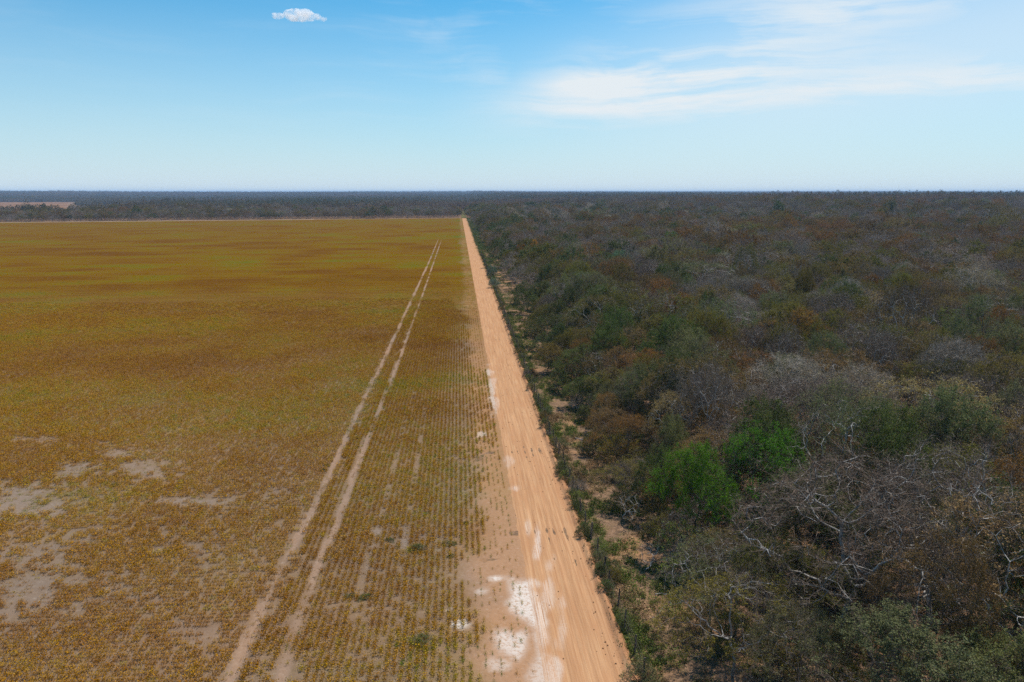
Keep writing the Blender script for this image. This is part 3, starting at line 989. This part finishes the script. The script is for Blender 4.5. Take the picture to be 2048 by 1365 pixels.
# fallen branches on the cleared strip
bt = [build_tree('fallen', 900 + k, H=3.2, R=1.3, base=0.9, nleaf=0, n_attr=60, step=0.3, ntw=2, sub=2, twl=0.5, tww=0.016, bark=BARK_P, twig=TWIG_P, leaf=LEAF) for k in range(2)]
for i, (px, py, rz, lab) in enumerate([(1245, 1040, 0.3, 'pale dead branch sticking up from the cleared strip'), (1310, 1195, 1.9, 'pale fallen branch lying at the forest foot'), (1290, 1145, 2.6, 'fallen branch lying across leaf litter'), (1150, 880, 1.2, 'fallen grey branch on the cleared strip beside shrubs')]):
    q = px2w(px, py, 0)
    e = tag(link('fallen_branch', None, None, (q[0], q[1], 0.22)), lab, 'branch')
    e.rotation_euler = (math.radians(35 if i == 0 else 84), 0, rz)
    link('limb', bt[i % 2][0], e)
    link('twigs', bt[i % 2][1], e)

# ------------------------------------------------------------------ stuff: many small instances on points
HID = bpy.data.collections.new('sources')


def scatter(name, meshes, P, rot, scl, var, tint, label, cat=None):
    """one object whose points carry instances of the given meshes"""
    n = len(P)
    colx = bpy.data.collections.new(name + '_sources')
    for k, me in enumerate(meshes):
        colx.objects.link(bpy.data.objects.new('%s_%03d' % (name, k), me))
    me = bpy.data.meshes.new(name)
    me.vertices.add(n)
    me.vertices.foreach_set('co', np.asarray(P, np.float32).ravel())
    me.attributes.new('rotz', 'FLOAT', 'POINT').data.foreach_set('value', np.asarray(rot, np.float32))
    me.attributes.new('scl', 'FLOAT_VECTOR', 'POINT').data.foreach_set('vector', np.asarray(scl, np.float32).ravel())
    me.attributes.new('var', 'INT', 'POINT').data.foreach_set('value', np.asarray(var, np.int32))
    me.attributes.new('tint', 'FLOAT_VECTOR', 'POINT').data.foreach_set('vector', np.asarray(tint, np.float32).ravel())
    o = link(name, me)
    ng = bpy.data.node_groups.new(name, 'GeometryNodeTree')
    ng.interface.new_socket('Geometry', in_out='INPUT', socket_type='NodeSocketGeometry')
    ng.interface.new_socket('Geometry', in_out='OUTPUT', socket_type='NodeSocketGeometry')
    N, L = ng.nodes.new, ng.links.new
    gi, go = N('NodeGroupInput'), N('NodeGroupOutput')
    ci = N('GeometryNodeCollectionInfo')
    ci.inputs['Collection'].default_value = colx
    ci.inputs['Separate Children'].default_value = True
    ci.inputs['Reset Children'].default_value = True
    ip = N('GeometryNodeInstanceOnPoints')
    ip.inputs['Pick Instance'].default_value = True

    def na(nm, ty):
        a = N('GeometryNodeInputNamedAttribute')
        a.data_type = ty
        a.inputs['Name'].default_value = nm
        return a.outputs['Attribute']
    cmb = N('ShaderNodeCombineXYZ')
    L(na('rotz', 'FLOAT'), cmb.inputs[2])
    L(gi.outputs[0], ip.inputs['Points'])
    L(ci.outputs[0], ip.inputs['Instance'])
    L(na('var', 'INT'), ip.inputs['Instance Index'])
    L(cmb.outputs[0], ip.inputs['Rotation'])
    L(na('scl', 'FLOAT_VECTOR'), ip.inputs['Scale'])
    L(ip.outputs[0], go.inputs[0])
    md = o.modifiers.new('scatter', 'NODES')
    md.node_group = ng
    return tag(o, label, cat, None, 'stuff')


rng = np.random.default_rng(77)


# crop plants in rows: pieces of row 0.6 m long
def crop_mat():
    m, t = new_mat('crop_leaf')
    base = t.attr('tint', True, 'Vector')
    v = t.attr('v')
    c = t.vmath('SCALE', base, scale=t.math('ADD', t.math('MULTIPLY', v, 1.3), 0.4))
    c = t.mix(t.rng(v, 0.90, 1.0, 0, 0.6), c, (0.40, 0.28, 0.10))
    finish(t, c, 0.8, trans=0.25, spec=0.03)
    return m


CROP = crop_mat()


def row_piece(seed, L=0.6, npl=7, nl=20, h=0.38, ls=0.062):
    g = np.random.default_rng(seed)
    px = np.repeat(np.linspace(-L / 2, L / 2, npl, endpoint=False) + g.uniform(0, L / npl, npl), nl)
    hh = np.repeat(h * g.uniform(0.6, 1.15, npl), nl)
    f = g.random(npl * nl) ** 0.8
    P = np.stack([g.normal(0, 0.085, npl * nl) * (0.5 + f), px + g.normal(0, 0.03, npl * nl), f * hh], 1)
    V, Fq = leaves(g, P, ls, 1.6, 0.5)
    sp = px[::nl]
    B = np.stack([g.normal(0, 0.02, npl), sp, np.zeros(npl)], 1)
    D = rand_dir(g, npl, 5)
    V2, F2 = blades(g, B, D, hh[::nl] * 1.05, np.full(npl, 0.014))
    vv = np.concatenate([np.repeat(g.random(len(P)), 4), np.full(len(V2), 0.9)])
    return mk_mesh('row_piece', np.vstack([V, V2]), [Fq, F2 + len(V)], [CROP], None, {'v': vv})


pieces = [row_piece(k) for k in range(8)] + [row_piece(20 + k, npl=5, nl=10, h=0.28) for k in range(4)]
STOPS = np.array([0.0, 0.4, 0.7, 1.0])
CC = np.array([(0.270, 0.112, 0.006), (0.360, 0.184, 0.007), (0.310, 0.216, 0.008), (0.135, 0.175, 0.012)])


def crop_colour(tv):
    return np.stack([np.interp(tv, STOPS, CC[:, k]) for k in range(3)], 1)


def crop_points(along_x):
    ymax = 335
    a = np.arange(-230 if along_x else -30, ROAD_L, 0.6 if along_x else 0.46)
    b = np.arange(36, ymax, 0.46 if along_x else 0.6)
    X, Y = np.meshgrid(a, b)
    X, Y = X.ravel(), Y.ravel()
    px, py, zc = w2px(X, Y, 0.2)
    ok = (px > -60) & (py < 1400)
    X, Y = X[ok], Y[ok]
    bound = track_x(0, Y) + 1.2 + (fbm(X, Y, 10, 71, 2) - 0.5) * 3
    ok = (X < bound) if along_x else (X >= bound)
    X, Y = X[ok], Y[ok]
    X = X + (rng.normal(0, 0.10, len(X)) if along_x else rng.normal(0, 0.022, len(X)))
    Y = Y + (rng.normal(0, 0.03, len(X)) if along_x else rng.normal(0, 0.10, len(X)))
    c = crop_cover(X, Y) * (1 - ss(Y, 90, ymax - 10)) ** 1.7
    ok = rng.random(len(X)) < (0.13 * (Y < 170) + c ** 0.8 * 1.0)
    return X[ok], Y[ok], c[ok], np.full(ok.sum(), math.pi / 2 if along_x else 0.0)


cp = [np.concatenate(z) for z in zip(crop_points(True), crop_points(False))]
n = len(cp[0])
tv = np.clip(crop_tint(cp[0], cp[1]) + rng.normal(0, 0.16, n), 0, 1)
sparse = cp[2] < 0.42
tv = np.where(sparse & (rng.random(n) < 0.5), np.clip(tv + 0.35, 0, 1), tv)
sc = (0.72 + 0.45 * fbm(cp[0], cp[1], 6, 81, 3)) * rng.uniform(0.8, 1.2, n) * np.where(sparse, 0.75, 1)
scatter('crop_rows', pieces, np.stack([cp[0], cp[1], np.full(n, 0.0)], 1), cp[3] + np.where(rng.random(n) < .5, np.pi, 0) + rng.normal(0, 0.05, n),
        np.stack([sc * (1.0 + 0.55 * ss(-cp[0], -1.0, 5.0)) * np.where(cp[1] > 150, 1.2, 1.0), sc, sc], 1), np.where(sparse, 8 + rng.integers(0, 4, n), rng.integers(0, 8, n)), crop_colour(tv),
        'dry brown and olive crop plants standing in rows across the field')


# weeds and dry grass of the verge and the cleared strip
def tuft(seed, nb=26, h=0.4):
    g = np.random.default_rng(seed)
    B = np.column_stack([g.normal(0, 0.09, nb), g.normal(0, 0.09, nb), np.zeros(nb)])
    V, Fq = blades(g, B, rand_dir(g, nb, 1.8), h * g.uniform(0.5, 1.2, nb), np.full(nb, 0.022))
    P = np.column_stack([g.normal(0, 0.13, 26), g.normal(0, 0.13, 26), g.random(26) * h * 0.8])
    V2, F2 = leaves(g, P, 0.08, 1.6, 0.7)
    vv = np.concatenate([np.repeat(g.random(nb), 3), np.repeat(g.random(26), 4)])
    return mk_mesh('tuft', np.vstack([V, V2]), [Fq, F2 + len(V)], [CROP], None, {'v': vv})


def litter(seed):
    g = np.random.default_rng(seed)
    P = np.column_stack([g.normal(0, 0.35, 30), g.normal(0, 0.35, 30), g.random(30) * 0.06 + 0.02])
    V, Fq = leaves(g, P, 0.12, 1.5, 3)
    B = np.column_stack([g.normal(0, 0.3, 8), g.normal(0, 0.3, 8), np.full(8, 0.05)])
    D = rand_dir(g, 8)
    D[:, 2] *= 0.15
    V2, F2 = blades(g, B, D, g.uniform(0.3, 1.0, 8), np.full(8, 0.03))
    return mk_mesh('litter', np.vstack([V, V2]), [Fq, F2 + len(V)], [CROP], None, {'v': np.concatenate([np.repeat(g.random(30), 4), np.full(24, 0.75)])})


gp = []
for dens, x0, x1, sd in ((16.0, 9.85, 11.8, 1), (6.0, 11.6, 15.8, 2), (2.0, 15.5, 24, 3)):
    for ya, yb, f in ((34, 90, 1.0), (90, 180, 0.7), (180, 420, 0.4), (420, FY, 0.22)):
        n = int(dens * f * (x1 - x0) * (yb - ya))
        q = np.column_stack([rng.uniform(x0, x1, n), rng.uniform(ya, yb, n)])
        k = fbm(q[:, 0], q[:, 1], 2.6, 400 + sd, 3)
        gp.append(q[k > (0.36 if sd == 1 else 0.44)])
gp = np.vstack(gp)
n = len(gp)
g_ = fbm(gp[:, 0], gp[:, 1], 5, 411, 2) + 0.12 * ss(gp[:, 1], 80, 180)
gcol = np.where((rng.random(n) < ss(g_, 0.32, 0.56))[:, None], np.array([[0.105, 0.130, 0.030]]), np.array([[0.26, 0.17, 0.085]])) * rng.uniform(0.7, 1.3, (n, 1))
s = rng.uniform(0.6, 1.4, n) * (1 + 1.2 * ss(gp[:, 1], 150, 450))
isl = rng.random(n) < 0.3
scatter('verge_weeds', [tuft(k) for k in range(5)] + [litter(k) for k in range(3)], np.column_stack([gp, ground_z(gp[:, 0], gp[:, 1])]), rng.random(n) * 6.28,
        np.stack([s, s, s], 1), np.where(isl, 5 + rng.integers(0, 3, n), rng.integers(0, 5, n)), gcol, 'dry grass, weeds and leaf litter beside the fence and on the cleared strip')


# clods and small stones on the road edge
def clod(seed):
    g = np.random.default_rng(seed)
    th, ph = np.meshgrid(np.arange(6) * 1.0472, np.linspace(0.3, 2.6, 4))
    r = 0.05 * g.uniform(0.7, 1.3, th.shape)
    V = np.stack([r * np.sin(ph) * np.cos(th), r * np.sin(ph) * np.sin(th), r * np.cos(ph) * 0.7 + 0.02], -1).reshape(-1, 3)
    idx = np.arange(24).reshape(4, 6)
    q = np.stack([idx[:-1], np.roll(idx[:-1], -1, 1), np.roll(idx[1:], -1, 1), idx[1:]], -1).reshape(-1, 4)
    return mk_mesh('clod', V, [q, np.array([[0, 1, 2, 3], [0, 3, 4, 5]])], [CROP], None, {'v': np.full(24, 0.4)})


n = 420
cx_ = np.where(rng.random(n) < 0.65, 9.6 + rng.normal(0, 0.4, n), rng.uniform(ROAD_L - 0.5, 9.6, n))
cy_ = rng.uniform(36, 150, n)
s = rng.uniform(0.4, 1.2, n)
scatter('soil_clods', [clod(k) for k in range(4)], np.column_stack([cx_, cy_, road_z(cx_, cy_)]), rng.random(n) * 6, np.stack([s, s, s], 1), rng.integers(0, 4, n),
        np.tile([[0.36, 0.20, 0.11]], (n, 1)), 'soil clods scattered along the road edge')

# ------------------------------------------------------------------ stuff: the forest beyond the trees built singly
mid_kinds, mk_i = [], {}
for nm, nv, kw in [('bare', 4, dict(nleaf=1500, lsize=0.15, ntw=10, sub=4, twl=0.8, tww=0.032, bark=BARK_P, twig=TWIG_M)),
                   ('sparse', 5, dict(nleaf=7500, lsize=0.15, asp=1.7, ntw=6, sub=4, twl=0.65, tww=0.024, bark=BARK_D, twig=TWIG_M, clump=0.6)),
                   ('leafy', 3, dict(nleaf=13000, lsize=0.165, asp=1.5, ntw=6, sub=4, twl=0.65, tww=0.022, bark=BARK_D, twig=TWIG_M, flat=0.3)),
                   ('vine', 2, dict(nleaf=6000, lsize=0.15, asp=2.0, ntw=10, sub=4, twl=0.75, tww=0.032, bark=BARK_P, twig=TWIG_P))]:
    mk_i[nm] = (len(mid_kinds), nv)
    for q in range(nv):
        tr, cr = build_tree('far_' + nm, 1500 + 31 * q + len(nm), H=10, R=4.4 + 0.3 * (q % 3), base=3.4 + 0.4 * (q % 3), n_attr=260, step=0.6, leaf=LEAF_I, **kw)
        # one joined mesh for each far tree
        a, b = len(tr.vertices), len(cr.vertices)
        co = np.empty((a + b) * 3, np.float32)
        tr.vertices.foreach_get('co', co[:a * 3])
        cr.vertices.foreach_get('co', co[a * 3:])
        ft = np.array([list(p.vertices) for p in tr.polygons])
        f3 = np.array([list(p.vertices) for p in cr.polygons if p.loop_total == 3]) + a
        f4 = np.array([list(p.vertices) for p in cr.polygons if p.loop_total == 4]) + a
        vv = np.full(a + b, 0.5, np.float32)
        cr.attributes['v'].data.foreach_get('value', vv[a:])
        mid_kinds.append(mk_mesh('far_tree', co.reshape(-1, 3), [ft, f3, f4], [kw['bark'], kw['twig'], LEAF_I],
                                 np.concatenate([np.zeros(len(ft), int), np.ones(len(f3), int), np.full(len(f4), 2)]), {'v': vv}))
        bpy.data.meshes.remove(tr)
        bpy.data.meshes.remove(cr)


def in_poly(x, y, poly):
    r = np.zeros(len(x), bool)
    n = len(poly)
    for i in range(n):
        x1, y1 = poly[i][0], poly[i][1]
        x2, y2 = poly[(i + 1) % n][0], poly[(i + 1) % n][1]
        c = ((y1 > y) != (y2 > y)) & (x < (x2 - x1) * (y - y1) / (y2 - y1 + 1e-9) + x1)
        r ^= c
    return r


def is_forest(x, y, pad=0.0):
    f = (x > FOREST_X + 0.5) | (y > far_edge(x) + 9 + 10 * vnoise(x, y, 25, 88))
    trk = (x > ROAD_L - 1.5) & (x < ROAD_R + 1.5) & (y < 1900)
    return f & ~trk & ~in_poly(x, y, ffc) & ~in_poly(x, y, ffc2)


def looks(x, y):
    """kind index, tint for arrays of far trees"""
    n = len(x)
    g = rng.random(n)
    z1 = fbm(x, y, 60, 301, 2)
    z2 = fbm(x, y, 110, 302, 2)
    green = ss(x, 70, 10) * (y < FY + 60) * (x > 0) * 0.5
    names = ['bare', 'sparse', 'sparse', 'sparse', 'sparse', 'leafy', 'leafy', 'vine', 'vine']
    tints = ['grey', 'olive', 'brown', 'russet', 'greygreen', 'green', 'olive', 'tan', 'grey']
    one = np.ones(n)
    W = np.stack([0.40 + 1.3 * np.maximum(0, z1 - .5), 0.16 * one + 0.15 * green, 0.30 + 1.3 * np.maximum(0, z2 - .5), 0.07 + 0.5 * np.maximum(0, z2 - .5), 0.07 * one, 0.05 + green, 0.05 + 0.4 * green, 0.03 * one, 0.06 * one], 1)
    d = np.hypot(x, y)
    rust = ss(d, 240, 330) * (1 - ss(d, 470, 600)) * ss(x, 40, 120)
    W[:, 2] += 0.5 * rust
    W[:, 3] += 0.45 * rust
    W[:, 7] += 0.30 * ss(y, 430, 520) * (1 - ss(y, 720, 800)) * ss(x, 20, 45) * (1 - ss(x, 180, 300))
    W[:, 5] += 0.25 * ss(y, 430, 520) * (1 - ss(x, 180, 300)) * (x > 12)
    W = np.cumsum(W, 1)
    k = (g[:, None] * W[:, -1:] > W).sum(1)
    st = np.array([mk_i[a][0] for a in names])[k]
    nv = np.array([mk_i[a][1] for a in names])[k]
    var = st + rng.integers(0, 100, n) % nv
    tint = np.array([TINT[a] for a in tints])[k] * rng.uniform(0.75, 1.25, (n, 1)) * rng.uniform(0.92, 1.08, (n, 3))
    return var, tint


MIDLIM = 900.0
q = np.vstack([jitter_pts(FOREST_X + 1, 760, 120, 1010, 5.3, 2.2, 91), jitter_pts(-720, FOREST_X, 640, 1010, 5.3, 2.2, 92)])
d = np.hypot(q[:, 0], q[:, 1])
px, py, zc = w2px(q[:, 0], q[:, 1], 8)
ok = (d > FARLIM) & (px > -80) & (px < 2130) & is_forest(q[:, 0], q[:, 1]) & (d < 1000)
q = q[ok]
seen_already = np.array([[a, b] for a, b, r, c in placed if c == 'tree' and math.hypot(a, b) > FARLIM - 10])
if len(seen_already):
    dd = np.min(np.hypot(q[:, 0][:, None] - seen_already[None, :, 0], q[:, 1][:, None] - seen_already[None, :, 1]), 1)
    q = q[dd > 4.5]
q = np.vstack([q, near_extra])
n = len(q)
var, tint = looks(q[:, 0], q[:, 1])
big = 0.80 + 0.45 * fbm(q[:, 0], q[:, 1], 45, 120, 2)
emerg = np.where(rng.random(n) < 0.03 + 0.03 * (q[:, 1] > 400), rng.uniform(1.2, 1.6, n), 1.0)
eh = 0.62 + 0.38 * ss(q[:, 0], FOREST_X, FOREST_X + 14)
eh = np.where(q[:, 1] > FY - 60, np.where(q[:, 0] < FOREST_X, 0.85, eh), eh)
hs = big * rng.uniform(0.70, 1.22, n) * emerg * eh
rs = big * rng.uniform(0.75, 1.35, n) * emerg * np.maximum(eh, 0.7)
scatter('forest_canopy', mid_kinds, np.column_stack([q, ground_z(q[:, 0], q[:, 1])]), rng.random(n) * 6.28, np.stack([rs, rs, hs], 1), var, tint,
        'dry brown and grey forest stretching away beyond the nearest trees')


# wooded country towards the horizon: pieces of canopy about 45 m across
def canopy_piece(seed, size=46, ntree=70):
    g = np.random.default_rng(seed)
    Vs, Fs, vs, off = [], [], [], 0
    for k in range(ntree):
        c = g.uniform(-size / 2, size / 2, 2)
        h = g.uniform(7.5, 11.5) * (g.uniform(1.2, 1.55) if g.random() < 0.09 else 1)
        r = g.uniform(2.6, 4.6)
        n = 60
        th, u = g.random(n) * 6.28, np.sqrt(g.random(n))
        P = np.column_stack([c[0] + r * u * np.cos(th), c[1] + r * u * np.sin(th), h - (h * 0.55) * u ** 2.4 * (0.6 + 0.5 * g.random(n)) - g.random(n) * 1.2])
        V, Fq = leaves(g, P, 1.15, 1.4, 1.0)
        V0, F0 = blades(g, np.array([[c[0], c[1], -1.0]]), np.array([[0.02, 0.0, 1.0]]), np.array([h]), np.array([0.5]))
        Vs += [V, V0[[0, 1, 2, 2]]]
        Fs += [Fq + off, np.array([[0, 1, 2, 3]]) + off + len(V)]
        vs += [np.repeat(np.clip(0.3 + 0.4 * g.random() + g.normal(0, .2, n), 0, 1), 4), np.full(4, 0.2)]
        off += len(V) + 4
    return mk_mesh('canopy_piece', np.vstack(Vs), np.vstack(Fs), [LEAF_I], None, {'v': np.concatenate(vs)})


q = [jitter_pts(-3200, 4200, 600, 5200, 43, 8, 95), jitter_pts(-7000, 8000, 4300, 11000, 90, 25, 96)]
rep = np.concatenate([np.full(len(q[0]), 1.0), np.full(len(q[1]), 2.1)])
q = np.vstack(q)
d = np.hypot(q[:, 0], q[:, 1])
px, py, zc = w2px(q[:, 0], q[:, 1], 8)
ok = (px > -150) & (px < 2200) & (((rep < 1.5) & (d > 960) & (d <= 4700)) | ((rep > 1.5) & (d > 4700)))
for dx in (-26, 0, 26):
    for dy in (-26, 0, 26):
        ok &= is_forest(q[:, 0] + dx * rep, q[:, 1] + dy * rep, 0)
q, rep = q[ok], rep[ok]
n = len(q)
zt = fbm(q[:, 0], q[:, 1], 300, 140, 3)
tint = np.stack([np.interp(zt, [0.3, 0.5, 0.7], [a, b, c]) for a, b, c in ((0.085, 0.125, 0.155), (0.085, 0.098, 0.100), (0.038, 0.058, 0.064))], 1) * rng.uniform(0.8, 1.2, (n, 1))
hh = rng.uniform(0.75, 1.35, n)
scatter('distant_forest', [canopy_piece(k) for k in range(6)], np.column_stack([q, relief(q[:, 0], q[:, 1]) - 0.3]), rng.integers(0, 4, n) * math.pi / 2 + rng.normal(0, .1, n),
        np.stack([rep, rep, hh], 1), rng.integers(0, 6, n), tint, 'far dark blue wooded plain reaching the horizon')

sheet('fallow_field', ffc, FALLOW, 16, 0.4)
sheet('fallow_field', ffc2, FALLOW, 8, 0.4)
xa, xb = -620.0, -150.0
sheet('farm_lane', [(xa, float(far_edge(xa)) + 1), (xb, float(far_edge(xb)) + 1), (xb, float(far_edge(xb)) + 6), (xa, float(far_edge(xa)) + 7)], LANE, 10, 0.08)
sheet('grass_track', [(ROAD_L, FY + 1), (ROAD_R, FY + 1), (ROAD_R, 1880), (ROAD_L, 1880)], LTRK, 24, 0.35)

# ------------------------------------------------------------------ the one small white cloud
d_ = FWD + RGT * ((597 - CX) / F) - UPV * ((33 - CY) / F)
cpos = np.array([0, 0, CAMH]) + d_ * 6000
g = np.random.default_rng(5)
import bmesh
bm = bmesh.new()
for k in range(26):
    u = g.uniform(-1, 1)
    r = (0.10 + 0.14 * (1 - abs(u))) * g.uniform(0.7, 1.2) * 250
    c = (u * 205, g.normal(0, 30), -30 + r * 0.35 + 22 * g.random() + (14 if u < -0.5 else 0))
    mtx = __import__('mathutils').Matrix.Translation(c) @ __import__('mathutils').Matrix.Diagonal((1.25, 1.0, 0.75, 1))
    bmesh.ops.create_icosphere(bm, subdivisions=3, radius=r, matrix=mtx)
me = bpy.data.meshes.new('cloud')
bm.to_mesh(me)
bm.free()
m, t = new_mat('cloud_vapour')
pc = t.n('ShaderNodeTexCoord').outputs['Object']
dn = t.rng(t.noise(pc, 0.018, 5, 0.65), 0.42, 0.62, 0.0, 0.02)
vol = t.n('ShaderNodeVolumePrincipled', {'Color': (0.98, 0.98, 0.99, 1), 'Density': dn, 'Anisotropy': 0.2})
t.link(vol.outputs[0], t.n('ShaderNodeOutputMaterial').inputs['Volume'])
me.materials.append(m)
cl = link('cloud', me, None, tuple(cpos), -YAW)
rm = cl.modifiers.new('union', 'REMESH')
rm.mode = 'VOXEL'
rm.voxel_size = 6
tag(cl, 'small white puffy cloud alone in the blue sky', 'cloud')

# ------------------------------------------------------------------ haze
m, t = new_mat('air')
vol = t.n('ShaderNodeVolumePrincipled', {'Color': (0.42, 0.66, 1.0, 1), 'Density': 0.00009, 'Anisotropy': 0.0})
t.link(vol.outputs[0], t.n('ShaderNodeOutputMaterial').inputs['Volume'])
bmh = bmesh.new()
bmesh.ops.create_cube(bmh, size=1)
me = bpy.data.meshes.new('haze')
bmh.to_mesh(me)
bmh.free()
me.materials.append(m)
hz = link('haze', me, None, (0, 12000, 21), None, (30600, 25200, 70))
tag(hz, 'thin blue haze over the plain', None, None, 'stuff')
for e, *_ in ALL:
    del e['_r']
print('TREES', count, 'objects', len(bpy.data.objects), 'crop', len(cp[0]))
